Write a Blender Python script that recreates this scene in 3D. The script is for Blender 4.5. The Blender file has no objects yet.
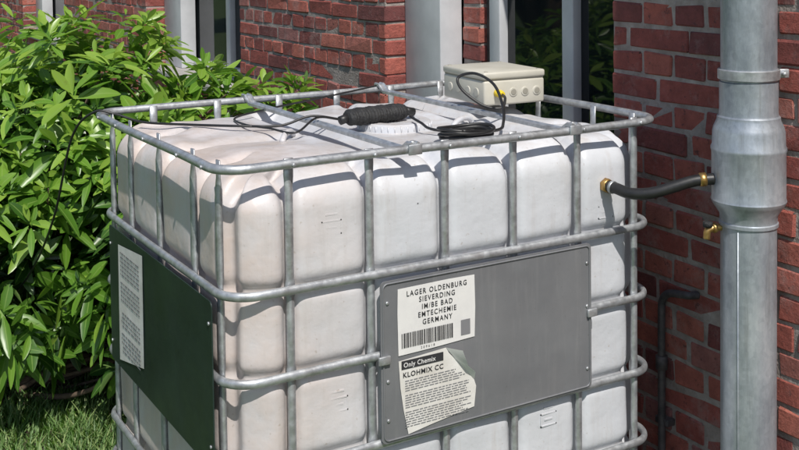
import bpy, bmesh, math, random
import numpy as np
from mathutils import Vector, Matrix
random.seed(4); rng=np.random.default_rng(7)
S=bpy.context.scene
# ------------------------------------------------------------ helpers
def link(o,parent=None):
    S.collection.objects.link(o)
    if parent is not None: o.parent=parent
    return o
def empty(n):
    e=bpy.data.objects.new(n,None); e.empty_display_size=.1; return link(e)
def mesh_np(name,V,F,mat,parent=None,smooth=False,attr=None):
    V=np.asarray(V,dtype=np.float32); F=np.asarray(F,dtype=np.int32)
    m=bpy.data.meshes.new(name); k=F.shape[1]
    m.vertices.add(len(V)); m.vertices.foreach_set('co',V.ravel())
    m.loops.add(F.size); m.loops.foreach_set('vertex_index',F.ravel())
    m.polygons.add(len(F)); m.polygons.foreach_set('loop_start',np.arange(0,F.size,k,dtype=np.int32))
    m.polygons.foreach_set('loop_total',np.full(len(F),k,dtype=np.int32))
    m.polygons.foreach_set('use_smooth',np.full(len(F),smooth))
    m.update(calc_edges=True); m.validate()
    if attr is not None:
        a=m.attributes.new('rnd','FLOAT_COLOR','POINT'); a.data.foreach_set('color',np.asarray(attr,dtype=np.float32).ravel())
    m.materials.append(mat)
    return link(bpy.data.objects.new(name,m),parent)
def mesh_py(name,V,F,mat,parent=None,smooth=False):
    m=bpy.data.meshes.new(name); m.from_pydata([tuple(v) for v in V],[],[tuple(f) for f in F]); m.update()
    for p in m.polygons: p.use_smooth=smooth
    m.materials.append(mat)
    return link(bpy.data.objects.new(name,m),parent)
def box(name,c,size,mat,parent=None,bev=0.0,rotz=0,seg=2):
    bm=bmesh.new(); bmesh.ops.create_cube(bm,size=1)
    for v in bm.verts: v.co=Vector((v.co.x*size[0],v.co.y*size[1],v.co.z*size[2]))
    if bev>0: bmesh.ops.bevel(bm,geom=bm.edges[:],offset=bev,segments=seg,affect='EDGES',profile=.5)
    bmesh.ops.rotate(bm,cent=(0,0,0),matrix=Matrix.Rotation(rotz,3,'Z'),verts=bm.verts)
    bmesh.ops.translate(bm,vec=c,verts=bm.verts)
    m=bpy.data.meshes.new(name); bm.to_mesh(m); bm.free()
    for p in m.polygons: p.use_smooth=bev>0
    m.materials.append(mat); o=bpy.data.objects.new(name,m)
    if bev>0:
        try: m.set_sharp_from_angle(angle=math.radians(50))
        except Exception: pass
    return link(o,parent)
def sweep(P,rad,closed=False,n=12,up=None,ell=(1,1)):
    P=np.array(P,float); N=len(P); rad=np.broadcast_to(rad,(N,))
    if closed: T=np.roll(P,-1,0)-np.roll(P,1,0)
    else: T=np.gradient(P,axis=0)
    T/=np.linalg.norm(T,axis=1)[:,None]
    if up is not None:
        A=np.cross(T,np.array(up,float)); A/=np.linalg.norm(A,axis=1)[:,None]; B=np.cross(A,T)
    else:
        a=np.array([0,0,1.]) if abs(T[0][2])<.9 else np.array([1.,0,0]); A=np.zeros_like(P)
        a=a-T[0]*a.dot(T[0]); a/=np.linalg.norm(a); A[0]=a
        for i in range(1,N):
            a=A[i-1]-T[i]*A[i-1].dot(T[i]); A[i]=a/np.linalg.norm(a)
        B=np.cross(T,A)
    an=np.arange(n)*2*math.pi/n
    V=P[:,None,:]+rad[:,None,None]*(np.cos(an)[None,:,None]*A[:,None,:]*ell[0]+np.sin(an)[None,:,None]*B[:,None,:]*ell[1])
    V=V.reshape(-1,3); F=[]
    for i in range(N if closed else N-1):
        j=(i+1)%N
        for k in range(n):
            l=(k+1)%n; F.append((i*n+k,i*n+l,j*n+l,j*n+k))
    if not closed:
        V=np.vstack([V,P[0],P[-1]]); a,b=len(V)-2,len(V)-1
        for k in range(n):
            l=(k+1)%n; F.append((a,l,k,k)); F.append((b,(N-1)*n+k,(N-1)*n+l,(N-1)*n+l))
        F=[f if f[2]!=f[3] else f[:3] for f in F]
    return V,F
def tube(name,P,r,mat,parent=None,**k):
    V,F=sweep(P,r,**k); return mesh_py(name,V,F,mat,parent,True)
def merged(name,parts,mat,parent=None,smooth=True):
    V=[];F=[];o=0
    for v,f in parts:
        V+=list(map(tuple,v)); F+=[tuple(i+o for i in q) for q in f]; o+=len(v)
    return mesh_py(name,V,F,mat,parent,smooth)
def spline(pts,n=12):
    P=[Vector(p) for p in pts]; P=[P[0]*2-P[1]]+P+[P[-1]*2-P[-2]]; out=[]
    for i in range(1,len(P)-2):
        for k in range(n):
            t=k/n; a,b,c,d=P[i-1],P[i],P[i+1],P[i+2]
            out.append(.5*((2*b)+(c-a)*t+(2*a-5*b+4*c-d)*t*t+(3*b-a-3*c+d)*t**3))
    out.append(P[-2]); return [tuple(p) for p in out]
def lathe(name,prof,c,mat,parent=None,n=48,sm=True):
    V=[];F=[]
    for r,z in prof:
        for k in range(n):
            a=2*math.pi*k/n; V.append((c[0]+r*math.cos(a),c[1]+r*math.sin(a),c[2]+z))
    for i in range(len(prof)-1):
        for k in range(n):
            l=(k+1)%n; F.append((i*n+k,i*n+l,(i+1)*n+l,(i+1)*n+k))
    V.append((c[0],c[1],c[2]+prof[-1][1])); t=len(V)-1
    if prof[-1][0]>1e-4:
        F+=[((len(prof)-1)*n+k,(len(prof)-1)*n+(k+1)%n,t) for k in range(n)]
    o=mesh_py(name,V,F,mat,parent,sm)
    try: o.data.set_sharp_from_angle(angle=math.radians(35))
    except Exception: pass
    return o
def rrect(x0,x1,y0,y1,r,step=.012,arc=10):
    P=[]
    for (cx,cy,a0) in ((x1-r,y0+r,-90),(x1-r,y1-r,0),(x0+r,y1-r,90),(x0+r,y0+r,180)):
        for k in range(arc+1):
            a=math.radians(a0+90*k/arc); P.append((cx+r*math.cos(a),cy+r*math.sin(a)))
    out=[];N=len(P)
    for i in range(N):
        a=np.array(P[i]);b=np.array(P[(i+1)%N]); d=np.linalg.norm(b-a); k=max(1,int(round(d/step)))
        for j in range(k): out.append(tuple(a+(b-a)*j/k))
    return out
# ------------------------------------------------------------ materials
def mat(name,col=(.5,.5,.5),rough=.5,metal=0.0,**kw):
    m=bpy.data.materials.new(name); m.use_nodes=True; nt=m.node_tree; b=nt.nodes['Principled BSDF']
    b.inputs['Base Color'].default_value=(*col,1); b.inputs['Roughness'].default_value=rough; b.inputs['Metallic'].default_value=metal
    for k,v in kw.items(): b.inputs[k].default_value=v
    return m,nt,b
def node(nt,t,**kw):
    n=nt.nodes.new(t)
    for k,v in kw.items():
        if hasattr(n,k): setattr(n,k,v)
        else: n.inputs[k].default_value=v
    return n
def noise(nt,scale,detail=4,rough=.55,vec=None):
    n=nt.nodes.new('ShaderNodeTexNoise'); n.inputs['Scale'].default_value=scale; n.inputs['Detail'].default_value=detail; n.inputs['Roughness'].default_value=rough
    if vec is None:
        tc=nt.nodes.new('ShaderNodeTexCoord'); vec=tc.outputs['Object']
    nt.links.new(vec,n.inputs['Vector']); return n.outputs['Fac']
def smap(nt,sc):
    tc=node(nt,'ShaderNodeTexCoord'); mp=node(nt,'ShaderNodeMapping'); mp.inputs['Scale'].default_value=sc; nt.links.new(tc.outputs['Object'],mp.inputs['Vector']); return mp.outputs['Vector']
def ramp(nt,fac,stops):
    r=nt.nodes.new('ShaderNodeValToRGB'); e=r.color_ramp.elements
    while len(e)<len(stops): e.new(.5)
    for i,(p,c) in enumerate(stops): e[i].position=p; e[i].color=(*c,1) if len(c)==3 else c
    nt.links.new(fac,r.inputs['Fac']); return r.outputs['Color']
def mixc(nt,fac,a,b,mode='MIX'):
    m=nt.nodes.new('ShaderNodeMix'); m.data_type='RGBA'; m.blend_type=mode
    for s,v in ((0,fac),(6,a),(7,b)):
        if hasattr(v,'is_linked') or hasattr(v,'links'): nt.links.new(v,m.inputs[s])
        else: m.inputs[s].default_value=v if s==0 else (*v,1)
    return m.outputs[2]
def bump(nt,b,h,strength=.3,dist=.01):
    n=nt.nodes.new('ShaderNodeBump'); n.inputs['Strength'].default_value=strength; n.inputs['Distance'].default_value=dist
    nt.links.new(h,n.inputs['Height']); nt.links.new(n.outputs['Normal'],b.inputs['Normal'])
def G(v): return (v,v,v)

def noisy(name,c1,c2,scale,rough,metal=0,bs=.2,bd=.003,bscale=None,r2=None):
    m,nt,b=mat(name,c1,rough,metal)
    f=noise(nt,scale,5,.6); nt.links.new(ramp(nt,f,[(.32,c1),(.68,c2)]),b.inputs['Base Color'])
    if r2 is not None: nt.links.new(ramp(nt,noise(nt,scale*2.3,4),[(.3,G(rough)),(.7,G(r2))]),b.inputs['Roughness'])
    if bs: bump(nt,b,noise(nt,bscale or scale*4,4),bs,bd)
    return m
# galvanised steel with white-rust and dirt blotches
m,nt,b=mat('galvanised_steel',(.4,.4,.4),.42,.7); M_galv=m
c=ramp(nt,noise(nt,38,5,.6),[(.32,(.35,.365,.38)),(.68,(.58,.60,.615))])
c=mixc(nt,ramp(nt,noise(nt,13,6,.75),[(.50,G(0)),(.72,G(.6))]),c,(.22,.20,.18))
nt.links.new(c,b.inputs['Base Color'])
nt.links.new(ramp(nt,noise(nt,70,4),[(.3,G(.34)),(.7,G(.6))]),b.inputs['Roughness']); bump(nt,b,noise(nt,150,4),.18,.001)
m,nt,b=mat('zinc_pipe',(.4,.43,.46),.4,.5); M_zinc=m
v1=smap(nt,(1,1,.35)); tc=node(nt,'ShaderNodeTexCoord')
v=node(nt,'ShaderNodeTexVoronoi'); v.inputs['Scale'].default_value=85; nt.links.new(tc.outputs['Object'],v.inputs['Vector'])
sv=node(nt,'ShaderNodeSeparateColor'); nt.links.new(v.outputs['Color'],sv.inputs[0])
c=ramp(nt,noise(nt,11,6,.72,v1),[(.3,(.23,.26,.295)),(.5,(.37,.405,.445)),(.74,(.56,.59,.62))])
c=mixc(nt,.16,c,ramp(nt,sv.outputs[0],[(0,G(.3)),(1,G(.7))]),'OVERLAY')
c=mixc(nt,ramp(nt,noise(nt,55,5,.7,smap(nt,(1,1,.06))),[(.55,G(0)),(.75,G(.5))]),c,(.20,.20,.19))
nt.links.new(c,b.inputs['Base Color'])
nt.links.new(ramp(nt,noise(nt,9,5,.6,v1),[(.3,G(.28)),(.7,G(.5))]),b.inputs['Roughness']); bump(nt,b,noise(nt,20,5),.25,.004)
m,nt,b=mat('grey_label_plate',(.18,.18,.19),.5,.3); M_panel=m
c=ramp(nt,noise(nt,4,6,.65),[(.3,(.170,.176,.188)),(.7,(.235,.24,.25))])
c=mixc(nt,ramp(nt,noise(nt,40,5,.7,smap(nt,(1,1,.08))),[(.52,G(0)),(.75,G(.5))]),c,(.29,.29,.29))
c=mixc(nt,ramp(nt,noise(nt,120,3,.6),[(.66,G(0)),(.72,G(.5))]),c,(.10,.095,.09)); nt.links.new(c,b.inputs['Base Color'])
nt.links.new(ramp(nt,noise(nt,9,5),[(.3,G(.42)),(.7,G(.62))]),b.inputs['Roughness']); bump(nt,b,noise(nt,3.2,3),.12,.01)
M_green=noisy('dark_green_plate',(.010,.021,.018),(.020,.038,.031),5,.38,0,.10,.005,5,.5)
M_label=noisy('paper_label',(.66,.65,.64),(.74,.73,.71),16,.6,0,.2,.003,18)
M_label2=noisy('paper_label_worn',(.58,.555,.51),(.72,.71,.68),12,.6,0,.35,.004,22)
M_ink,_,_=mat('black_ink',(.03,.03,.033),.6)
M_inkg,_,_=mat('grey_ink',(.20,.20,.21),.6)
M_black=noisy('black_plastic',(.012,.012,.013),(.03,.03,.03),60,.6,0,.8,.005,140,.8)
M_rubber=noisy('black_rubber',(.012,.012,.013),(.022,.022,.022),60,.38,0,.1,.001,90,.5)
M_brass=noisy('brass',(.40,.23,.07),(.58,.38,.15),80,.4,.9,.1,.001)
M_yellow,_,_=mat('yellow_plastic',(.75,.55,.02),.4)
M_cream=noisy('cream_plastic',(.46,.44,.37),(.55,.53,.46),9,.45,0,.05,.0005,200)
M_creamd,_,_=mat('cream_plastic_shaded',(.28,.265,.22),.5)  # darker copy of the cream plastic, recess shade put into its colour
M_white=noisy('white_paint',(.50,.51,.53),(.64,.65,.67),5,.5,0,.15,.002,50)
M_sill=noisy('stone_sill',(.30,.29,.27),(.42,.40,.38),14,.8,0,.3,.004)
M_mortar=noisy('mortar',(.22,.18,.16),(.40,.35,.32),16,.95,0,.8,.006,110)
M_iron=noisy('dark_iron',(.05,.05,.055),(.12,.11,.11),30,.6,.3,.2,.002)
M_roof=noisy('roof_tiles',(.10,.04,.03),(.16,.07,.05),8,.8,0,.4,.01)
M_pallet=noisy('pallet_plastic',(.02,.02,.022),(.04,.04,.042),20,.6)
m,nt,b=mat('window_glass',(.008,.011,.013),.03); M_glass=m; b.inputs['IOR'].default_value=1.55  # near-black base: darkness of the room behind put into the pane colour
bump(nt,b,noise(nt,2.2,2),.05,.02)
# bladder
m,nt,b=mat('hdpe_plastic',(.7,.69,.7),.38); M_hdpe=m
tc=node(nt,'ShaderNodeTexCoord'); sx=node(nt,'ShaderNodeSeparateXYZ'); nt.links.new(tc.outputs['Object'],sx.inputs[0])
base=ramp(nt,noise(nt,2.4,6,.62),[(.3,(.56,.575,.61)),(.55,(.635,.65,.685)),(.8,(.71,.715,.735))])
mr=node(nt,'ShaderNodeMapRange'); mr.inputs['From Min'].default_value=.45; mr.inputs['From Max'].default_value=.0; nt.links.new(sx.outputs['X'],mr.inputs['Value'])
ns=ramp(nt,noise(nt,4,6,.7),[(.35,G(.3)),(.65,G(.9))])
c=mixc(nt,mixc(nt,1.0,mr.outputs[0],ns,'MULTIPLY'),base,(.62,.48,.40))
st=ramp(nt,noise(nt,34,5,.65,smap(nt,(1,1,.10))),[(.52,G(0)),(.75,G(.4))])
c=mixc(nt,st,c,(.46,.42,.39))
sp_=ramp(nt,noise(nt,90,3,.6),[(.66,G(0)),(.74,G(.5))]); c=mixc(nt,sp_,c,(.36,.30,.24))
ge=node(nt,'ShaderNodeNewGeometry'); sn=node(nt,'ShaderNodeSeparateXYZ'); nt.links.new(ge.outputs['Normal'],sn.inputs[0])
dst=mixc(nt,1.0,ramp(nt,sn.outputs[2],[(.55,G(0)),(.95,G(.7))]),ramp(nt,noise(nt,7,7,.75),[(.42,G(0)),(.66,G(.8))]),'MULTIPLY')
c=mixc(nt,dst,c,(.44,.36,.29))
nt.links.new(c,b.inputs['Base Color'])
nt.links.new(ramp(nt,noise(nt,12,4),[(.3,G(.28)),(.7,G(.48))]),b.inputs['Roughness']); bump(nt,b,noise(nt,8,5,.5),.45,.016)
tl=node(nt,'ShaderNodeBsdfTranslucent'); tl.inputs['Color'].default_value=(.75,.72,.68,1)
mx=node(nt,'ShaderNodeMixShader'); mx.inputs[0].default_value=.10
nt.links.new(b.outputs[0],mx.inputs[1]); nt.links.new(tl.outputs[0],mx.inputs[2]); nt.links.new(mx.outputs[0],nt.nodes['Material Output'].inputs['Surface'])
# brick
m,nt,b=mat('red_brick',(.25,.07,.05),.85); M_brick=m
at=node(nt,'ShaderNodeAttribute'); at.attribute_name='rnd'; sp=node(nt,'ShaderNodeSeparateColor'); nt.links.new(at.outputs['Color'],sp.inputs[0])
c=ramp(nt,sp.outputs[0],[(0,(.15,.048,.046)),(.25,(.25,.068,.056)),(.6,(.33,.090,.070)),(.88,(.39,.128,.092)),(1,(.28,.125,.115))])
c=mixc(nt,.6,c,ramp(nt,noise(nt,18,7,.75),[(.28,(.24,.23,.24)),(.5,(.52,.5,.5)),(.75,(.85,.8,.78))]),'OVERLAY')
sc=ramp(nt,noise(nt,6,8,.78),[(.52,G(0)),(.70,G(.6))]); c=mixc(nt,sc,c,(.40,.29,.27))
sc=ramp(nt,noise(nt,45,5,.75),[(.34,G(.75)),(.42,G(0))]); c=mixc(nt,sc,c,(.09,.04,.038))
nt.links.new(c,b.inputs['Base Color']); bump(nt,b,noise(nt,60,7,.75),.9,.009)
m,nt,b=mat('brick_wall_plain',(.25,.07,.05),.85); M_bplain=m
tc=node(nt,'ShaderNodeTexCoord'); sx=node(nt,'ShaderNodeSeparateXYZ'); nt.links.new(tc.outputs['Object'],sx.inputs[0])
ad=node(nt,'ShaderNodeMath',operation='ADD'); nt.links.new(sx.outputs['X'],ad.inputs[0]); nt.links.new(sx.outputs['Y'],ad.inputs[1])
cb=node(nt,'ShaderNodeCombineXYZ'); nt.links.new(ad.outputs[0],cb.inputs[0]); nt.links.new(sx.outputs['Z'],cb.inputs[1])
br=node(nt,'ShaderNodeTexBrick'); nt.links.new(cb.outputs[0],br.inputs['Vector'])
for k,v in (('Scale',1),('Mortar Size',.006),('Brick Width',.25),('Row Height',.077),('Color1',(.28,.08,.05,1)),('Color2',(.2,.055,.04,1)),('Mortar',(.3,.26,.23,1))): br.inputs[k].default_value=v
nt.links.new(br.outputs['Color'],b.inputs['Base Color'])
# leaves
def leafmat(name,stops,tr=.3,rough=.34,rib=(.24,.36,.09)):
    m,nt,b=mat(name,(.1,.2,.03),rough); at=node(nt,'ShaderNodeAttribute'); at.attribute_name='rnd'
    sp=node(nt,'ShaderNodeSeparateColor'); nt.links.new(at.outputs['Color'],sp.inputs[0])
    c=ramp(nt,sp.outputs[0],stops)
    c=mixc(nt,ramp(nt,sp.outputs[1],[(.86,G(0)),(.97,G(.6))]),c,rib)
    c=mixc(nt,ramp(nt,noise(nt,60,3,.6),[(.62,G(0)),(.75,G(.35))]),c,(.14,.12,.04))
    ge=node(nt,'ShaderNodeNewGeometry')
    hb=node(nt,'ShaderNodeHueSaturation'); hb.inputs['Value'].default_value=1.1; hb.inputs['Saturation'].default_value=.8; nt.links.new(c,hb.inputs['Color'])
    cc=mixc(nt,ge.outputs['Backfacing'],c,hb.outputs[0])
    nt.links.new(cc,b.inputs['Base Color'])
    tl=node(nt,'ShaderNodeBsdfTranslucent'); h=node(nt,'ShaderNodeHueSaturation'); h.inputs['Value'].default_value=1.8; h.inputs['Saturation'].default_value=1.08
    nt.links.new(c,h.inputs['Color']); nt.links.new(h.outputs[0],tl.inputs['Color'])
    mx=node(nt,'ShaderNodeMixShader'); mx.inputs[0].default_value=tr
    nt.links.new(b.outputs[0],mx.inputs[1]); nt.links.new(tl.outputs[0],mx.inputs[2])
    nt.links.new(mx.outputs[0],nt.nodes['Material Output'].inputs['Surface']); return m
M_leaf=leafmat('rhododendron_leaf',[(0,(.018,.056,.010)),(.35,(.050,.130,.016)),(.7,(.12,.25,.028)),(1,(.24,.37,.055))],.28,.34)
M_tleaf=leafmat('tree_leaf',[(0,(.02,.05,.012)),(1,(.08,.16,.03))])
M_blade=leafmat('grass_blade',[(0,(.06,.14,.02)),(.6,(.12,.26,.035)),(1,(.26,.34,.09))],.3,.5)
M_bark=noisy('bark',(.07,.045,.03),(.14,.10,.07),30,.9,0,.5,.005)
M_ground=noisy('grass_ground',(.04,.07,.018),(.09,.14,.035),9,.95,0,.8,.02,50)
M_soil=noisy('soil',(.04,.028,.018),(.09,.065,.045),18,.95,0,.9,.02,60)

# ------------------------------------------------------------ ground
mesh_py('ground',[(-80,-80,0),(80,-80,0),(80,80,0),(-80,80,0)],[(0,1,2,3)],M_ground)
mesh_py('soil_bed',[(-.9,1.9,.004),(1.36,1.9,.004),(1.36,-3,.004),(1.1,-3,.004),(1.1,-.1,.004),(.2,1.05,.004)][::-1],[(0,1,2,3,4,5)],M_soil)
def blades(n,x0,x1,y0,y1,h0,h1):
    x=rng.uniform(x0,x1,n); y=rng.uniform(y0,y1,n)
    keep=~((x>-.03)&(x<1.23)&(y>-.03)&(y<1.03)); x=x[keep];y=y[keep];n=len(x)
    h=rng.uniform(h0,h1,n)*(0.6+.5*np.sin(x*5+y*3)**2); a=rng.uniform(0,6.28,n); w=rng.uniform(.0018,.004,n); ln=rng.uniform(.2,.9,n)*h
    d=np.stack([np.cos(a),np.sin(a),a*0],1); s=np.stack([-np.sin(a),np.cos(a),a*0],1); o=np.stack([x,y,x*0],1)
    V=np.zeros((n,6,3))
    for i,t in enumerate((0,.55,1)):
        c=o+d*(ln*t*t)[:,None]+np.array([0,0,1])*(h*t*(1-.15*t))[:,None]; ww=(w*(1,.8,.1)[i])[:,None]*s
        V[:,2*i]=c-ww; V[:,2*i+1]=c+ww
    F=(np.arange(n)[:,None,None]*6+np.array([[0,1,3,2],[2,3,5,4]])[None]).reshape(-1,4)
    A=np.zeros((n,6,4)); A[:,:,0]=rng.random(n)[:,None]; A[:,:,3]=1
    return V.reshape(-1,3),F,A.reshape(-1,4)
V,F,A=blades(34000,-1.4,.25,.6,2.4,.025,.085)
mesh_np('grass',V,F,M_blade,None,False,A)

# ------------------------------------------------------------ leaf clumps
ts=np.array([0,.12,.32,.55,.78,.93,1.0]); pr=np.array([.08,.42,.86,1,.74,.38,.03])
def whorls(P,D,nl,L0,L1,wr=.155,bright=None,spread=(42,100)):
    n=len(P); up=np.array([0,0,1.]); VV=[];AA=[]
    D=D/np.linalg.norm(D,axis=1)[:,None]
    ref=np.where(np.abs(D[:,2:3])<.9,np.array([[0,0,1.]]),np.array([[1.,0,0]]))
    X=np.cross(D,ref); X/=np.linalg.norm(X,axis=1)[:,None]; Y=np.cross(D,X)
    ph0=rng.uniform(0,6.28,n); sc=rng.uniform(.7,1.15,n)
    for k in range(nl):
        ph=ph0+k*2.39996+rng.normal(0,.25,n); ti=np.radians(spread[0]+(spread[1]-spread[0])*((k/nl)**.8)+rng.normal(0,11,n))
        l=(np.cos(ti)[:,None]*D+np.sin(ti)[:,None]*(np.cos(ph)[:,None]*X+np.sin(ph)[:,None]*Y))
        w=np.cross(l,D+1e-3); w/=np.linalg.norm(w,axis=1)[:,None]; nn=np.cross(w,l)
        tw=rng.normal(0,.35,n); w2=np.cos(tw)[:,None]*w+np.sin(tw)[:,None]*nn; nn=np.cross(w2,l); w=w2
        L=rng.uniform(L0,L1,n)*sc*(1-.3*(k<3)); W=L*wr*rng.uniform(.75,1.25,n); dr=L*rng.uniform(.0,.40,n); fo=W*rng.uniform(.1,.5,n)
        o=P-D*(.005*k)
        v=np.zeros((n,7,3,3)); a=np.zeros((n,7,3,4))
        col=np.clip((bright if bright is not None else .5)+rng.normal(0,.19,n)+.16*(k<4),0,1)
        for i in range(7):
            t=ts[i]; c=o+l*(L*t+.008)[:,None]-up[None]*(dr*t*t)[:,None]
            for j in (-1,0,1):
                v[:,i,j+1]=c+w*(W*pr[i]*j)[:,None]+nn*(fo*pr[i]*abs(j))[:,None]
                a[:,i,j+1,0]=col; a[:,i,j+1,1]=1.0 if j==0 else 0.0; a[:,i,j+1,3]=1
        VV.append(v.reshape(n,21,3)); AA.append(a.reshape(n,21,4))
    V=np.concatenate(VV); A=np.concatenate(AA); q=[]
    for i in range(6):
        for j in range(2): q.append([i*3+j,i*3+j+1,(i+1)*3+j+1,(i+1)*3+j])
    F=(np.arange(len(V))[:,None,None]*21+np.array(q)[None]).reshape(-1,4)
    return V.reshape(-1,3),F,A.reshape(-1,4)
def shrub(name,blobs,n_out,n_in,nl,L0,L1,mleaf,wr=.155,forbid=None,base=None,stems=60,minz=.07):
    root=empty(name); P=[];D=[];B=[]
    vol=np.array([b[3]*b[4]+b[3]*b[5] for b in blobs],float); vol/=vol.sum()
    tries=0
    while len(P)<n_out+n_in and tries<60000:
        tries+=1; i=rng.choice(len(blobs),p=vol); c=np.array(blobs[i][:3]);R=np.array(blobs[i][3:6])
        d=rng.normal(0,1,3); d/=np.linalg.norm(d)
        if d[2]<-.75: continue
        outer=len(P)<n_out
        k=rng.uniform(.84,1.08) if outer else rng.uniform(.4,.78)
        k*=1+.12*math.sin(7*d[0]+c[0]*9)*math.sin(6*d[2]+5*d[1])
        p=c+d*R*k
        if p[2]<minz: continue
        if outer:
            ins=False
            for j,bb in enumerate(blobs):
                if j!=i and np.sum(((p-np.array(bb[:3]))/np.array(bb[3:6]))**2)<.70: ins=True;break
            if ins: continue
        if forbid and forbid(p): continue
        nrm=d/R; nrm/=np.linalg.norm(nrm)
        dd=nrm*.95+np.array([0,0,.65])+rng.normal(0,.25,3)
        P.append(p);D.append(dd);B.append((.54 if outer else .12)+.28*min(1,max(-1,(p[2]-.62)/.7))*(1 if outer else .2))  # inner whorls coloured darker: interior shade put into leaf colour; higher ones lighter
    P=np.array(P);D=np.array(D);B=np.array(B)
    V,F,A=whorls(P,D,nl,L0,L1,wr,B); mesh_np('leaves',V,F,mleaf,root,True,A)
    parts=[]
    for i in rng.choice(len(P),stems,replace=False):
        b0=np.array(base[rng.integers(len(base))],float)+np.append(rng.normal(0,.05,2),0); e=P[i]; md=(b0+e)/2+np.array([0,0,-.08])+rng.normal(0,.05,3)
        r0=base_r*rng.uniform(.6,1); parts.append(sweep(spline([b0,md,e],6),np.linspace(r0,r0*.2,13),n=7))
    merged('stems',parts,M_bark,root)
    return root
base_r=.014
blobs=[(.20,1.98,.72,.50,.52,.60),(-.34,2.10,.60,.52,.50,.52),(.74,1.90,.62,.42,.44,.50),(-.12,1.74,.60,.38,.34,.42),(-.36,1.78,.62,.36,.34,.36),
       (.30,1.55,.56,.34,.31,.46),(-1.1,2.3,.50,.6,.6,.5),(.05,2.5,.62,.6,.6,.55),(1.0,1.75,.52,.26,.3,.42)]
forb=lambda p:(p[0]>-.13 and p[0]<1.36 and p[1]<1.16) or p[0]>1.24 or (p[0]<.1 and p[1]<1.75 and p[2]<.25)
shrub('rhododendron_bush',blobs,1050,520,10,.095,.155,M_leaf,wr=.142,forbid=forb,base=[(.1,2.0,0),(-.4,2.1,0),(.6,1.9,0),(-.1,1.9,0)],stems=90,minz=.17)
for (x,y,s) in ((-7,12,1.0),(-10,7,1.15),(-5,17,.9)):  # unseen trees, added so the window glass has foliage to reflect
    base_r=.16*s
    r=shrub('reflected_tree',[(x,y,4*s,2.0*s,2*s,1.7*s),(x+1.2*s,y+.6,3.2*s,1.3*s,1.4*s,1.1*s),(x-1.2*s,y-.5,3.3*s,1.4*s,1.3*s,1.2*s)],260,120,8,.28,.5,M_tleaf,wr=.28,base=[(x,y,0)],stems=14)
    merged('trunk',[sweep([(x,y,0),(x+.05,y,1.2*s),(x-.05,y+.05,2.6*s)],[.22*s,.17*s,.11*s],n=12)],M_bark,r)

# ------------------------------------------------------------ brick house
house=empty('brick_house')
bv=.005
def brick_boxes(B,bev=bv):
    B=np.array(B)
    n=len(B); sg=[(i,j,k) for i in (0,1) for j in (0,1) for k in (0,1)]
    T=[]
    for c in sg:
        for ax in range(3): T.append((c,ax))
    V=np.zeros((n,24,3)); lo=B[:,[0,2,4]]; hi=B[:,[1,3,5]]
    jit=rng.normal(0,.0018,(n,8,3)); bb=bev*rng.uniform(.6,1.5,(n,))
    for q,(c,ax) in enumerate(T):
        for a in range(3):
            v=hi[:,a] if c[a] else lo[:,a]; s=-1 if c[a] else 1
            V[:,q,a]=v+jit[:,sg.index(c),a]+(s*bb if a!=ax else 0)
    idx={t:i for i,t in enumerate(T)}
    quads=[]
    def orient(f):
        pts=np.array([[ (c[a]-.5)*2*(1 if a==ax else .8) for a in range(3)] for c,ax in [T[i] for i in f]])
        nm=np.cross(pts[1]-pts[0],pts[2]-pts[0]); return f if nm.dot(pts.mean(0))>0 else f[::-1]
    for ax in range(3):
        o=[a for a in range(3) if a!=ax]
        for sd in (0,1):
            f=[]
            for (u,w) in ((0,0),(1,0),(1,1),(0,1)):
                c=[0,0,0]; c[ax]=sd;c[o[0]]=u;c[o[1]]=w; f.append(idx[(tuple(c),ax)])
            quads.append(orient(f))
    for ax in range(3):
        o=[a for a in range(3) if a!=ax]
        for u in (0,1):
            for w in (0,1):
                c0=[0,0,0];c0[o[0]]=u;c0[o[1]]=w;c1=list(c0);c1[ax]=1
                f=[idx[(tuple(c0),o[0])],idx[(tuple(c1),o[0])],idx[(tuple(c1),o[1])],idx[(tuple(c0),o[1])]]; quads.append(orient(f))
    F=(np.arange(n)[:,None,None]*24+np.array(quads)[None]).reshape(-1,4)
    r=rng.random(n); A=np.zeros((n,24,4)); A[:,:,0]=r[:,None]; A[:,:,1]=rng.random(n)[:,None]; A[:,:,3]=1
    return V.reshape(-1,3),F,A.reshape(-1,4)
RH=.072; MJ=.009; Z0=11*RH
OPEN=[(.37,1.74,Z0,2.448),(3.31,4.95,Z0,2.448),(7.2,8.9,Z0,2.448)]
Y0,Y1,ZT=-3.0,13.0,3.4
BL=[]
def fill(y0,y1,z,row,x0=1.38,dep=.235):
    hd=row%2; L=.12 if hd else .24; off=0.0 if hd else .06*(1 if (row//2)%2 else 3)
    k=math.floor((y0-off)/L); ed=[y0]+[off+L*j for j in range(k+1,k+400) if off+L*j<y1-.04 and off+L*j>y0+.04]+[y1]
    for a,e in zip(ed[:-1],ed[1:]):
        dx=rng.normal(0,.0018)
        BL.append((x0+dx,x0+dep,a+(MJ/2 if a>y0 else 0)+rng.normal(0,.0015),e-(MJ/2 if e<y1 else 0)+rng.normal(0,.0015),z+MJ/2+rng.normal(0,.0008),z+RH-MJ/2+rng.normal(0,.0012)))
nr=int(ZT/RH)
for r in range(nr):
    z=r*RH; segs=[(Y0,Y1)]
    for (a,b_,z0,z1) in OPEN:
        if z+RH>z0+.005 and z<z1-.005:
            ns_=[]
            for s in segs:
                if a>s[0] and b_<s[1]: ns_+=[(s[0],a),(b_,s[1])]
                else: ns_.append(s)
            segs=ns_
    for s in segs: fill(s[0],s[1],z,r)
    if Z0<=z+RH/2<=2.448: fill(1.34,1.463,z,r,1.573,.12)
V,F,A=brick_boxes(BL); mesh_np('brick_facade',V,F,M_brick,house,False,A)
xs0,xs1=1.3835,1.60
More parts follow.
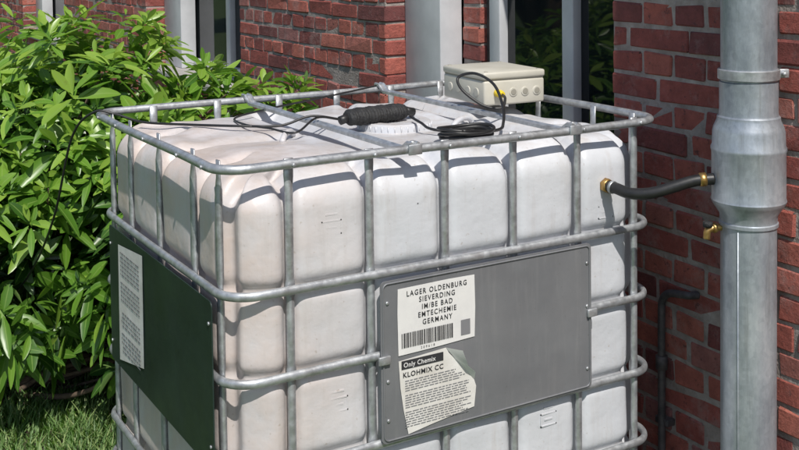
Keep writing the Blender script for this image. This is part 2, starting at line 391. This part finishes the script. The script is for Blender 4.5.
def mbox(n,x0,x1,y0,y1,z0,z1,m,bev=0): return box(n,((x0+x1)/2,(y0+y1)/2,(z0+z1)/2),(x1-x0,y1-y0,z1-z0),m,house,bev)
ys=[Y0]+sum([[a,b_] for a,b_,_,_ in OPEN],[])+[Y1]
for i in range(0,len(ys),2): mbox('mortar_pier',xs0,xs1,ys[i]+.004,ys[i+1]-.004,0,ZT,M_mortar)
for a,b_,z0,z1 in OPEN:
    mbox('mortar_apron',xs0+.001,xs1,a-.002,b_+.002,0,z0-.006,M_mortar); mbox('mortar_lintel',xs0+.001,xs1,a-.002,b_+.002,z1+.06,ZT-.002,M_mortar)
    mbox('window_sill',1.345,1.60,a+.003,b_-.003,z0+.0,z0+.05,M_sill,.006)
    mbox('lintel_soffit',1.40,1.66,a+.003,b_-.003,z1-.0,z1+.055,M_sill)
mbox('mortar_mullion',1.577,1.66,1.344,1.459,Z0,2.5,M_mortar)
mbox('inner_wall',1.625,1.75,Y0,Y1,0,ZT,M_bplain)
mbox('side_wall',1.76,7.2,Y0,Y0+.3,0,ZT,M_bplain); mbox('end_wall',1.76,7.2,Y1-.3,Y1,0,ZT,M_bplain)
mesh_py('roof',[(1.36,Y0-.1,ZT+.01),(1.36,Y1+.1,ZT+.01),(4.4,Y1+.1,5.4),(4.4,Y0-.1,5.4),(7.4,Y1+.1,ZT+.01),(7.4,Y0-.1,ZT+.01)],[(0,3,2,1),(3,5,4,2),(0,5,3),(1,2,4)],M_roof,house)
def fr(y0,y1,x0,x1,z0=Z0+.05,z1=2.446,m=M_white,bev=.005,n='window_frame'): mbox(n,x0,x1,y0,y1,z0,z1,m,bev)
GX=1.612
for a,b_,z0,z1 in OPEN: mbox('window_glass',GX,GX+.01,a+.004,b_-.004,z0+.05,z1-.001,M_glass)
fr(1.465,1.735,1.47,1.573,n='window_post')
fr(1.215,1.285,1.575,1.62); fr(.79,.85,1.575,1.62); fr(.375,.41,1.575,1.62)
fr(1.297,1.338,1.60,1.625,m=M_iron)
fr(4.6,4.93,1.50,1.60,n='window_post'); fr(3.32,3.38,1.575,1.62); fr(3.95,4.01,1.575,1.62)
fr(8.6,8.88,1.50,1.6,n='window_post'); fr(7.22,7.3,1.575,1.62); fr(8.0,8.08,1.575,1.62)
for a,b_ in ((.41,.79),(.85,1.215),(3.38,3.95),(4.01,4.6),(7.3,8.0),(8.08,8.6)):
    mbox('window_rail',1.58,1.618,a,b_,Z0+.052,Z0+.11,M_white,.004); mbox('window_rail',1.58,1.618,a,b_,2.39,2.444,M_white,.004); mbox('window_rail',1.585,1.618,a,b_,1.95,1.99,M_white,.004)

# ------------------------------------------------------------ IBC tank
tank=empty('caged_water_tank')
RIM=1.14; XR=1.230
cage=[]
rr=.0105
lp=[(x,y,RIM+.0018*math.sin(x*5+y*7)) for x,y in rrect(-.004,XR,.0105,.995,.07,.03)]
cage.append(sweep(lp,rr,closed=True,n=14,up=(0,0,1)))
for z in (.864,.676,.475,.287,.175):
    lp=[(x,y+.0015*math.sin(x*6+z*20),z+.0015*math.sin(x*4+y*5+z*9)) for x,y in rrect(.012,XR-.014,.016,.984,.075,.03)]
    cage.append(sweep(lp,.0095,closed=True,n=12,up=(0,0,1),ell=(.85,1.1)))
merged('cage_rings',cage,M_galv,tank)
vx=[.16,.36,.56,.76,.96,1.15]; vy=[.09,.25,.50,.74,.91]
vb=[]
def vbar(x,y,nx,ny):
    tdir=np.array([-ny,nx,0.]); q=rng.normal(0,.0015,2)
    Z=[.13]
    for h in (.175,.287,.475,.676,.864): Z+=[h-.022,h-.012,h+.012,h+.022]
    Z+=[1.085,1.112,1.150]
    V=[];F=[];n=10
    for i,z in enumerate(Z):
        near=any(abs(z-h)<.015 for h in (.175,.287,.475,.676,.864))
        a,b_=(.0122,.0050) if near else (.0098,.0080)
        if i>=len(Z)-2: a,b_=.0118,.0032
        c=np.array([x,y,z])+tdir*(q[0]+(q[1]-q[0])*z)
        for k in range(n):
            an=2*math.pi*k/n; V.append(c+tdir*a*math.cos(an)+np.array([nx,ny,0])*b_*math.sin(an))
    for i in range(len(Z)-1):
        for k in range(n): F.append((i*n+k,i*n+(k+1)%n,(i+1)*n+(k+1)%n,(i+1)*n+k))
    F.append(tuple((len(Z)-1)*n+k for k in range(n))); vb.append((V,F))
INS=.0295
for x in vx: vbar(x,INS,0,-1); vbar(x,1-INS,0,1)
for y in vy: vbar(INS-.005,y,-1,0); vbar(XR-.030,y,1,0)
merged('cage_uprights',vb,M_galv,tank)
sc=[]
def bolt(p,n_,r=.006,h=.004):
    n_=np.array(n_,float); p=np.array(p,float); sc.append(sweep([p,p+n_*h*.7,p+n_*h],[r,r,r*.6],n=8))
for x in vx:
    bolt((x,.0,RIM),(0,-1,0),.005,.004)
for y in vy: bolt((-.0145,y,RIM),(-1,0,0),.005,.004)
cb=[]
for x in (.462,.93):
    V=[];F=[]
    sec=[(-.013,0),(-.013,.008),(-.008,.011),(-.003,.006),(.003,.006),(.008,.011),(.013,.008),(.013,0)]
    yy=[-.002,.02,.05,.95,.98,1.006]; zz=[RIM+.009,RIM+.009,RIM-.010,RIM-.010,RIM+.009,RIM+.009]
    for y,z in zip(yy,zz):
        for a,h in sec: V.append((x+a,y,z+h))
    n=len(sec)
    for i in range(len(yy)-1):
        for k in range(n): F.append((i*n+k,i*n+(k+1)%n,(i+1)*n+(k+1)%n,(i+1)*n+k))
    F+= [tuple(range(n))[::-1],tuple((len(yy)-1)*n+k for k in range(n))]
    cb.append((V,F))
    bolt((x,.010,RIM+.015),(0,0,1),.0065,.006)
merged('top_cross_bars',cb,M_galv,tank,False)
merged('cage_bolts',sc,M_galv,tank)
for x in (.462,.93): box('bar_bracket',(x,-.0035,RIM+.002),(.036,.005,.024),M_galv,tank,.002)

# bladder
x0,x1,y0,y1=.032,XR-.040,.034,.966; cxx,cyy=(x0+x1)/2,.5
base_pts=rrect(x0,x1,y0,y1,.105,.0065,26); NP=len(base_pts); BP=np.array(base_pts)
Tn=np.roll(BP,-1,0)-np.roll(BP,1,0); Tn/=np.linalg.norm(Tn,axis=1)[:,None]; NR=np.stack([Tn[:,1],-Tn[:,0]],1)
def groove_amt(P):
    g=np.zeros(len(P))
    for i,(x,y) in enumerate(P):
        a=0
        if y<y0+.03 or y>y1-.03: a=max([math.exp(-((x-v)/.020)**2) for v in vx])
        if x<x0+.03 or x>x1-.03: a=max(a,max([math.exp(-((y-v)/.020)**2) for v in vy]))
        g[i]=a
    return g
GA=groove_amt(BP)
ZT_=1.110; SR=.080
levels=[]
for z in np.concatenate([[.15,.155],np.linspace(.165,ZT_-SR,110)]): levels.append((z,0.0,0))
for k in range(1,15):
    a=math.pi/2*k/14; levels.append((ZT_-SR+SR*math.sin(a),SR*(1-math.cos(a)),a))
V=[]
def hg(z):
    return sum(math.exp(-((z-h)/.017)**2) for h in (.864,.676,.475,.287))
al=np.arctan2(BP[:,1]-cyy,BP[:,0]-cxx)
for z,ins,a in levels:
    bulge=.010*(1-np.exp(-((1-GA)*2.2)**2))
    near=.012*hg(z)
    wob=.0028*np.sin(al*9+z*7)*np.sin(z*13+al*3)
    d=-GA*.015+bulge*(1-.6*min(1,hg(z)))-near*.8+wob
    P=BP+NR*((d-ins)[:,None])
    zz=np.full(NP,z)-(GA*.030*(math.sin(a)))*(a>0)+.006*np.sin(al*11)*math.sin(a)
    V.append(np.column_stack([P,zz]))
last=V[-1][:,:2].copy(); zl=V[-1][:,2].copy()
def topz(x,y):
    z=0.0
    for xb in (.462,.93): z-=.022*math.exp(-((x-xb)/.036)**4)
    z+=.006*math.sin(math.pi*min(max((x-.08)/1.04,0),1))*math.sin(math.pi*min(max((y-.08)/.84,0),1))
    r=math.hypot(x-.70,y-.50); z-=.016*math.exp(-(r/.19)**6)
    z-=.012*math.exp(-((y-.5)/.03)**2)*(1 if x<.46 or x>.95 else 0)
    z+=.012*(math.exp(-(((x-.24)/.11)**4+((y-.25)/.11)**4))+math.exp(-(((x-.24)/.11)**4+((y-.75)/.11)**4)))
    z+=.004*math.sin(x*17+y*5)*math.sin(y*14-x*4)
    return z
NK=70
for i in range(1,NK):
    k=1-i/NK; P=np.array([cxx,cyy])+(last-np.array([cxx,cyy]))*k
    w=min(1,i/9.0); w=w*w*(3-2*w)
    z=np.array([ZT_*w+zl[q]*(1-w)+topz(P[q,0],P[q,1])*w for q in range(NP)])
    V.append(np.column_stack([P,z]))
NL=len(V); V=np.vstack(V+[np.array([[cxx,cyy,ZT_+topz(cxx,cyy)]])]); F=[]
for i in range(NL-1):
    for q in range(NP): F.append((i*NP+q,i*NP+(q+1)%NP,(i+1)*NP+(q+1)%NP,(i+1)*NP+q))
ap=len(V)-1
F+=[((NL-1)*NP+q,(NL-1)*NP+(q+1)%NP,ap) for q in range(NP)]
F.append(tuple(range(NP))[::-1])
mesh_py('plastic_bladder',V,F,M_hdpe,tank,True)
lz=1.088
lathe('screw_cap',[(.118,0),(.118,.012),(.105,.014),(.102,.030),(.096,.035),(.07,.036),(.066,.031),(.0,.031)],(.70,.50,lz),M_hdpe,tank,56)
capr=[]
for k in range(36):
    a=2*math.pi*k/36; p=np.array([.70+.1025*math.cos(a),.50+.1025*math.sin(a),lz+.014]); capr.append(sweep([p,p+np.array([0,0,.016])],.0025,n=6))
merged('cap_grips',capr,M_hdpe,tank)
for (px,py,ro) in ((.36,.47,.9),(.86,.40,.5)):
    tube('moulded_lug',[(px+.055*math.cos(t)*math.cos(ro),py+.055*math.cos(t)*math.sin(ro),1.107+.018*math.sin(t)) for t in np.linspace(0,math.pi,16)],.008,M_hdpe,tank,n=10)
emb=[]
for x,z in ((.26,.97),(.27,.57),(.46,.98),(1.05,.90),(.66,.40),(.86,.40),(.26,.38)):
    for dx,dz,w,h in ((0,0,.05,.003),(0,.03,.05,.003),(-.0235,.015,.003,.033),(.0235,.015,.003,.033),(0,.015,.025,.004),(0,.045,.03,.004)):
        y=.0265
        V0=[(x+dx-w/2,y,z+dz-h/2),(x+dx+w/2,y,z+dz-h/2),(x+dx+w/2,y,z+dz+h/2),(x+dx-w/2,y,z+dz+h/2)]
        V1=[(a,y-.0028,c) for a,_,c in V0]; emb.append((V0+V1,[(4,5,6,7),(0,1,5,4),(1,2,6,5),(2,3,7,6),(3,0,4,7)]))
merged('moulded_marks',emb,M_hdpe,tank,False)
def plate(name,axis,u0,u1,z0,z1,off,m,r=.012):
    P=rrect(u0,u1,z0,z1,r,.05,6); n=len(P)
    if axis=='y': V=[(u,off,z) for u,z in P]+[(u,off+.003,z) for u,z in P]
    else: V=[(off,u,z) for u,z in P]+[(off+.003,u,z) for u,z in P]
    F=[tuple(range(n)) if axis=='y' else tuple(range(n))[::-1],tuple(range(n,2*n))[::-1]]
    F+=[(i,(i+1)%n,n+(i+1)%n,n+i) for i in range(n)]
    return mesh_py(name,V,F,m,tank)
PY=.0005
plate('label_plate','y',.368,.980,.478,.850,PY,M_panel)
tube('plate_fold',[(u,PY-.001,z) for u,z in rrect(.374,.974,.484,.844,.012,.05,6)],.002,M_panel,tank,closed=True,n=8,up=(0,1,0))
PX=-.0045
plate('side_plate','x',.075,.862,.478,.850,PX,M_green)
sc=[]
for x,z in ((.385,.62),(.385,.80),(.385,.53),(.966,.80),(.966,.69),(.966,.53)): bolt((x,PY,z),(0,-1,0),.0045,.003)
for y,z in ((.09,.8),(.09,.53),(.85,.8),(.85,.53)): bolt((PX,y,z),(-1,0,0),.0045,.003)
merged('plate_rivets',sc,M_galv,tank)
box('plate_clip',(.374,-.004,.672),(.03,.008,.02),M_galv,tank,.002); box('plate_clip',(.979,-.004,.672),(.03,.008,.02),M_galv,tank,.002)
LY=PY-.0022
def curled(name,pts,y,m):
    bm=bmesh.new(); vs=[bm.verts.new((a,y,c)) for a,c in pts]; bm.faces.new(vs)
    me=bpy.data.meshes.new(name); bm.to_mesh(me); bm.free(); me.materials.append(m)
    return link(bpy.data.objects.new(name,me),tank)
def quads(name,L,y,m,axis='y'):
    V=[];F=[]
    for (a,b_,c,d) in L:
        o=len(V); V+= [(a,y,c),(b_,y,c),(b_,y,d),(a,y,d)] if axis=='y' else [(y,b_,c),(y,a,c),(y,a,d),(y,b_,d)]; F.append((o,o+1,o+2,o+3))
    return mesh_py(name,V,F,m,tank)
DZ=-.010
curled('address_label',[(.412,.684+DZ),(.50,.6855+DZ),(.621,.690+DZ),(.6235,.76+DZ),(.622,.838+DZ),(.55,.8395+DZ),(.412,.838+DZ),(.4105,.78+DZ)],LY,M_label)
def text(body,x,z,size,m,y,name='label_text',off=0.0,align='LEFT',rot=0,sx=1,sp=1.08):
    cu=bpy.data.curves.new(name,'FONT'); cu.body=body; cu.size=size; cu.align_x=align; cu.offset=off; cu.space_character=sp; cu.resolution_u=3
    o=bpy.data.objects.new(name+'_c',cu); S.collection.objects.link(o); dg=bpy.context.evaluated_depsgraph_get()
    me=bpy.data.meshes.new_from_object(o.evaluated_get(dg)); bpy.data.objects.remove(o)
    me.name=name; me.materials.clear(); me.materials.append(m)
    R=Matrix.Rotation(math.pi/2,4,'X') @ Matrix.Rotation(rot,4,'Z') @ Matrix.Diagonal((sx,1,1,1))
    M=Matrix.Translation((x,y,z)) @ R
    me.transform(M); return link(bpy.data.objects.new(name,me),tank)
TY=LY-.0012
tx=[("LAGER OLDENBURG",.818),("SIEVERDING",.800),("IM/BE BAD",.782),("EMTECHEMIE",.764),("GERMANY",.746)]
for s_,z in tx: text(s_,.517,z+DZ,.0172,M_ink,TY,align='CENTER',off=.0002,sx=.86,sp=1.28)
def barcode(xa,xb,za,zb,y,axis='y',nmin=.0012,m=M_ink):
    L=[];x=xa
    while x<xb:
        w=random.choice([1,1,2,3])*nmin; L.append((x,min(x+w,xb),za,zb)); x+=w+random.choice([1,1,2])*nmin
    quads('barcode',L,y,m,axis)
barcode(.420,.560,.700+DZ,.734+DZ,TY); quads('code_patch',[(.582,.608,.700+DZ,.736+DZ)],TY,M_inkg)
text("2 0 9 6 1 8",.49,.6905+DZ,.008,M_ink,TY,align='CENTER')
curled('product_label',[(.412,.662),(.47,.665),(.540,.669),(.548,.655),(.566,.636),(.590,.610),(.618,.578),(.624,.560),(.618,.512),(.560,.505),(.497,.497),(.436,.488),(.424,.545),(.416,.600)],LY,M_label2)
mesh_py('label_flap',[(.540,LY-.001,.669),(.574,LY-.020,.661),(.590,LY-.018,.622),(.566,LY-.001,.636),(.614,LY-.013,.600),(.618,LY-.001,.578),(.590,LY-.001,.610)],[(0,3,2,1),(3,6,4,2),(6,5,4)],M_label,tank,True)
quads('label_header',[(.419,.532,.641,.661)],TY,M_ink)
text("Only Chemix",.424,.6455,.0155,M_label,TY-.0008,sx=.95,off=.0002)
text("KLOHMIX CC",.422,.622,.0165,M_ink,TY,off=.0003,sx=1.0,sp=1.12)
L=[]
for i in range(20):
    z=.614-i*.0056
    if i in (5,12): continue
    x=.428; xe=min(.612,.585+.004*i)-random.uniform(0,.03)
    while x<xe:
        w=random.uniform(.005,.018); L.append((x,min(x+w,xe),z-.0018,z)); x+=w+.0025
quads('small_print',L,TY,M_inkg)
SX=PX-.0022
mesh_py('side_label',[(SX,.77,.815),(SX,.555,.835),(SX,.56,.545),(SX,.775,.50)][::-1],[(0,1,2,3)],M_label2,tank)
L=[]
for i in range(24):
    z=.80-i*.0115; y=.585
    if i in (6,12,13,18): continue
    while y<.745:
        w=random.uniform(.008,.03); L.append((y,min(y+w,.75),z-.004,z)); y+=w+.005
quads('side_label_print',L,SX-.0012,M_inkg,'x')
for z,h in ((.135,.022),(.011,.022)):
    box('pallet_frame',(.6,.5,z),(1.19,.99,h),M_pallet if z<.1 else M_galv,tank,.006)
for x in (.08,.6,1.12):
    for y in (.07,.5,.93): box('pallet_foot',(x,y,.073),(.14,.12,.101),M_pallet,tank,.012)
def cyl(name,a,b_,r,m,par,n=20,rs=None):
    a=np.array(a,float);b_=np.array(b_,float); K=[0,.03,.5,.97,1]; P=[a+(b_-a)*k for k in K]; return tube(name,P,[r*.85,r,r,r,r*.85] if rs is None else rs,m,par,n=n)
hose=empty('overflow_hose')
hp=spline([(1.046,.018,.985),(1.047,-.018,.984),(1.056,-.062,.978),(1.085,-.104,.983),(1.125,-.14,1.0),(1.165,-.170,1.016),(1.205,-.200,1.022)],10)
tube('rubber_hose',hp,.0145,M_rubber,hose,n=16)
cyl('hose_nut',(1.046,.022,.985),(1.046,.006,.985),.019,M_brass,hose,n=6)
cyl('hose_clamp',(1.046,-.002,.985),(1.047,-.010,.984),.0165,M_galv,hose)
cyl('hose_tail',(1.176,-.178,1.019),(1.19,-.187,1.020),.0175,M_brass,hose,n=8)
# ------------------------------------------------------------ downpipe
dp=empty('rain_downpipe'); PC=(1.28,-.24,0)
R=.067
prof=[(R,0.0),(R,.905),(R+.004,.907),(R+.004,.915),(R+.001,.917),(R+.003,.935),(R+.018,.958),(.0885,.964),(.0905,.970),(.0885,.976),(.0885,1.088),(.0905,1.094),(.0905,1.100),(.0875,1.106),(.0865,1.140),(.084,1.150),(.076,1.168),(.0755,1.176),(R+.0045,1.18),(R+.003,1.19),(R+.003,1.262),(R,1.264),(R,3.40)]
lathe('pipe_with_collector',prof,PC,M_zinc,dp,64)
lathe('pipe_clamp',[(R+.0045,1.268),(R+.007,1.27),(R+.007,1.292),(R+.0045,1.294)],PC,M_galv,dp,64)
a=math.atan2(-.5,.86)
c_=(PC[0]+(R+.016)*math.cos(a),PC[1]+(R+.016)*math.sin(a),1.281); box('clamp_lug',c_,(.03,.014,.022),M_galv,dp,.002,rotz=a)
cyl('clamp_bolt',(c_[0]-.02*math.sin(a),c_[1]+.02*math.cos(a),1.281),(c_[0]+.02*math.sin(a),c_[1]-.02*math.cos(a),1.281),.005,M_galv,dp,10)
cyl('wall_bracket',(1.34,-.24,1.281),(1.385,-.24,1.281),.008,M_galv,dp)
tube('pipe_seam',[(PC[0]+(R+.0006)*math.cos(3.5),PC[1]+(R+.0006)*math.sin(3.5),z) for z in (0,.4,.9)],.0018,M_zinc,dp,n=6)
tap=empty('brass_drain_tap')
tube('tap_body',spline([(1.225,-.205,.900),(1.205,-.196,.898),(1.192,-.190,.892),(1.190,-.188,.872)],6),.009,M_brass,tap)
cyl('tap_handle',(1.192,-.190,.902),(1.192,-.190,.915),.012,M_black,tap); cyl('tap_collar',(1.212,-.199,.899),(1.203,-.195,.898),.0135,M_brass,tap,6)
con=empty('wall_conduit')
tube('conduit_pipe',spline([(1.355,.14,0),(1.355,.14,.3),(1.355,.14,.55),(1.355,.135,.60),(1.355,.11,.625),(1.355,.06,.635),(1.36,.04,.637),(1.385,.03,.637)],8),.011,M_iron,con)
cyl('conduit_joint',(1.355,.14,.40),(1.355,.14,.44),.017,M_iron,con); box('conduit_clip',(1.367,.14,.25),(.03,.05,.02),M_iron,con,.003)

# ------------------------------------------------------------ junction box
jb=empty('electrical_junction_box')
rz=math.radians(-5); JC=Vector((1.085,.570,1.142)); JW,JD=.205,.25
Rj=Matrix.Rotation(rz,3,'Z')
def jl(x,y,z): return tuple(JC+Rj@Vector((x,y,z)))
box('housing',jl(0,0,.036),(JW,JD,.072),M_cream,jb,.006,rz)
box('seal_gap',jl(0,0,.0735),(JW-.006,JD-.006,.004),M_creamd,jb,0,rz)
box('lid',jl(0,0,.086),(JW+.004,JD+.004,.022),M_cream,jb,.006,rz)
for sx_ in (-1,1):
    for sy_ in (-1,1): cyl('lid_screw',jl(sx_*(JW/2-.014),sy_*(JD/2-.014),.094),jl(sx_*(JW/2-.014),sy_*(JD/2-.014),.0985),.006,M_creamd,jb,12)
for x_ in (-.005,.035,.075):
    cyl('knockout',jl(x_,-JD/2+.002,.036),jl(x_,-JD/2-.002,.036),.0135,M_cream,jb,24); cyl('knockout_inner',jl(x_,-JD/2,.036),jl(x_,-JD/2-.0030,.036),.009,M_creamd,jb,24)
for y_ in (-.08,-.03,.03,.08):
    cyl('knockout',jl(-JW/2+.002,y_,.036),jl(-JW/2-.002,y_,.036),.0135,M_cream,jb,24)
cyl('cable_gland',jl(-.06,-JD/2+.004,.036),jl(-.06,-JD/2-.022,.036),.0115,M_yellow,jb,8)
cyl('gland_tip',jl(-.06,-JD/2-.02,.036),jl(-.06,-JD/2-.032,.035),.009,M_yellow,jb,12)
cab=empty('black_power_cable')
g=Vector(jl(-.06,-JD/2-.03,.035))
c1=[tuple(g),(g.x-.012,g.y-.03,1.17),(g.x-.04,g.y-.05,1.148),(g.x-.08,g.y-.02,1.155),(.895,.45,1.195),(.90,.48,1.228),(.93,.44,1.242),(.945,.37,1.218),(.925,.30,1.17),(.87,.22,1.138),(.80,.15,1.133)]
th=np.linspace(0,2*math.pi*3.6,70)
coil=[(.70+(.062-.004*math.sin(t*.6))*math.cos(t+.4)*1.15+.006*math.sin(t*.21),.145+(.05+.006*math.sin(t*.37))*math.sin(t+.4)+.008*math.sin(t*.27),1.126+.0045*(i/12)+.003*math.sin(t*2.1)) for i,t in enumerate(th)]
tube('cable_from_box',spline(c1+[coil[-1]],8),.0042,M_rubber,cab,n=8)
tube('cable_coil',spline(coil,4),.0042,M_rubber,cab,n=8)
c2=[coil[0],(.68,.26,1.130),(.70,.36,1.133),(.715,.44,1.138)]
tube('cable_to_connector',spline(c2,8),.0038,M_rubber,cab,n=8)
c3=[(.54,.515,1.136),(.46,.54,1.149),(.38,.56,1.128),(.27,.60,1.132),(.17,.72,1.129),(.09,.84,1.127),(.03,.90,1.147),(-.02,.935,1.152),(-.06,1.03,1.07),(-.08,1.2,.80),(-.1,1.5,.55),(-.15,1.9,.3),(-.2,2.1,.01)]
tube('cable_to_garden',spline(c3,8),.0035,M_rubber,cab,n=8)
c4=[(.54,.51,1.136),(.46,.50,1.150),(.36,.42,1.131),(.33,.52,1.131),(.30,.62,1.131),(.33,.75,1.130),(.5,.86,1.131),(.7,.93,1.138),(.9,.96,1.155)]
tube('cable_second',spline(c4,8),.003,M_rubber,cab,n=8)
cn=empty('cable_connector_box')
cz=1.144
Pn=[];rn=[]
for i in range(81):
    t=i/80; Pn.append((.540+.195*t,.485+.018*t,cz)); rn.append(max(.002,.033*max(0,1-abs(2*t-1)**8)**.3*(1+.05*math.sin(i*1.57)+.05*math.sin(i*.43)+rng.normal(0,.015))))
V,F=sweep(Pn,rn,n=20,up=(0,0,1),ell=(1.0,.70)); mesh_py('ribbed_body',V,F,M_black,cn,True)
cyl('end_plug',(.735,.503,cz),(.765,.505,cz-.006),.012,M_rubber,cn); cyl('end_plug',(.545,.485,cz),(.52,.484,cz-.006),.012,M_rubber,cn)

# ------------------------------------------------------------ camera, light
f,cx,cy,pt,yw,rl=1086.42,396.47,-7.99,.0411,-.5281,-.0124
C=np.array([-.8085,-2.1049,1.6024])
fw=np.array([math.sin(-yw)*math.cos(pt),math.cos(yw)*math.cos(pt),-math.sin(pt)])
r=np.array([math.cos(yw),math.sin(yw),0.0]);u=np.cross(r,fw)
c,s=math.cos(rl),math.sin(rl);r2=c*r+s*u;u2=-s*r+c*u
cam=bpy.data.cameras.new('camera'); co=bpy.data.objects.new('camera',cam); S.collection.objects.link(co)
M=Matrix.Identity(4)
for i in range(3): M[i][0]=r2[i];M[i][1]=u2[i];M[i][2]=-fw[i];M[i][3]=C[i]
co.matrix_world=M; cam.sensor_width=36; cam.lens=f/799*36; cam.shift_x=(399.5-cx)/799; cam.shift_y=-(225-cy)/799; cam.clip_end=500; cam.clip_start=.05
S.camera=co
el=math.radians(54); sh=np.array([-.27,-.96]); sh/=np.linalg.norm(sh)
sd=Vector((sh[0]*math.cos(el),sh[1]*math.cos(el),math.sin(el)))
L=bpy.data.lights.new('sun','SUN'); L.energy=4.6; L.angle=math.radians(.5); L.color=(1,.955,.89)
lo=bpy.data.objects.new('sun',L); S.collection.objects.link(lo); lo.rotation_euler=sd.to_track_quat('Z','Y').to_euler()
w=bpy.data.worlds.new('World'); S.world=w; w.use_nodes=True; nt=w.node_tree; bg=nt.nodes['Background']
sk=nt.nodes.new('ShaderNodeTexSky'); sk.sky_type='NISHITA'; sk.sun_disc=False; sk.sun_elevation=el; sk.sun_rotation=math.atan2(sh[0],sh[1])
nt.links.new(sk.outputs[0],bg.inputs[0]); bg.inputs[1].default_value=.12
S.view_settings.view_transform='Standard'; S.view_settings.look='None'; S.view_settings.exposure=0
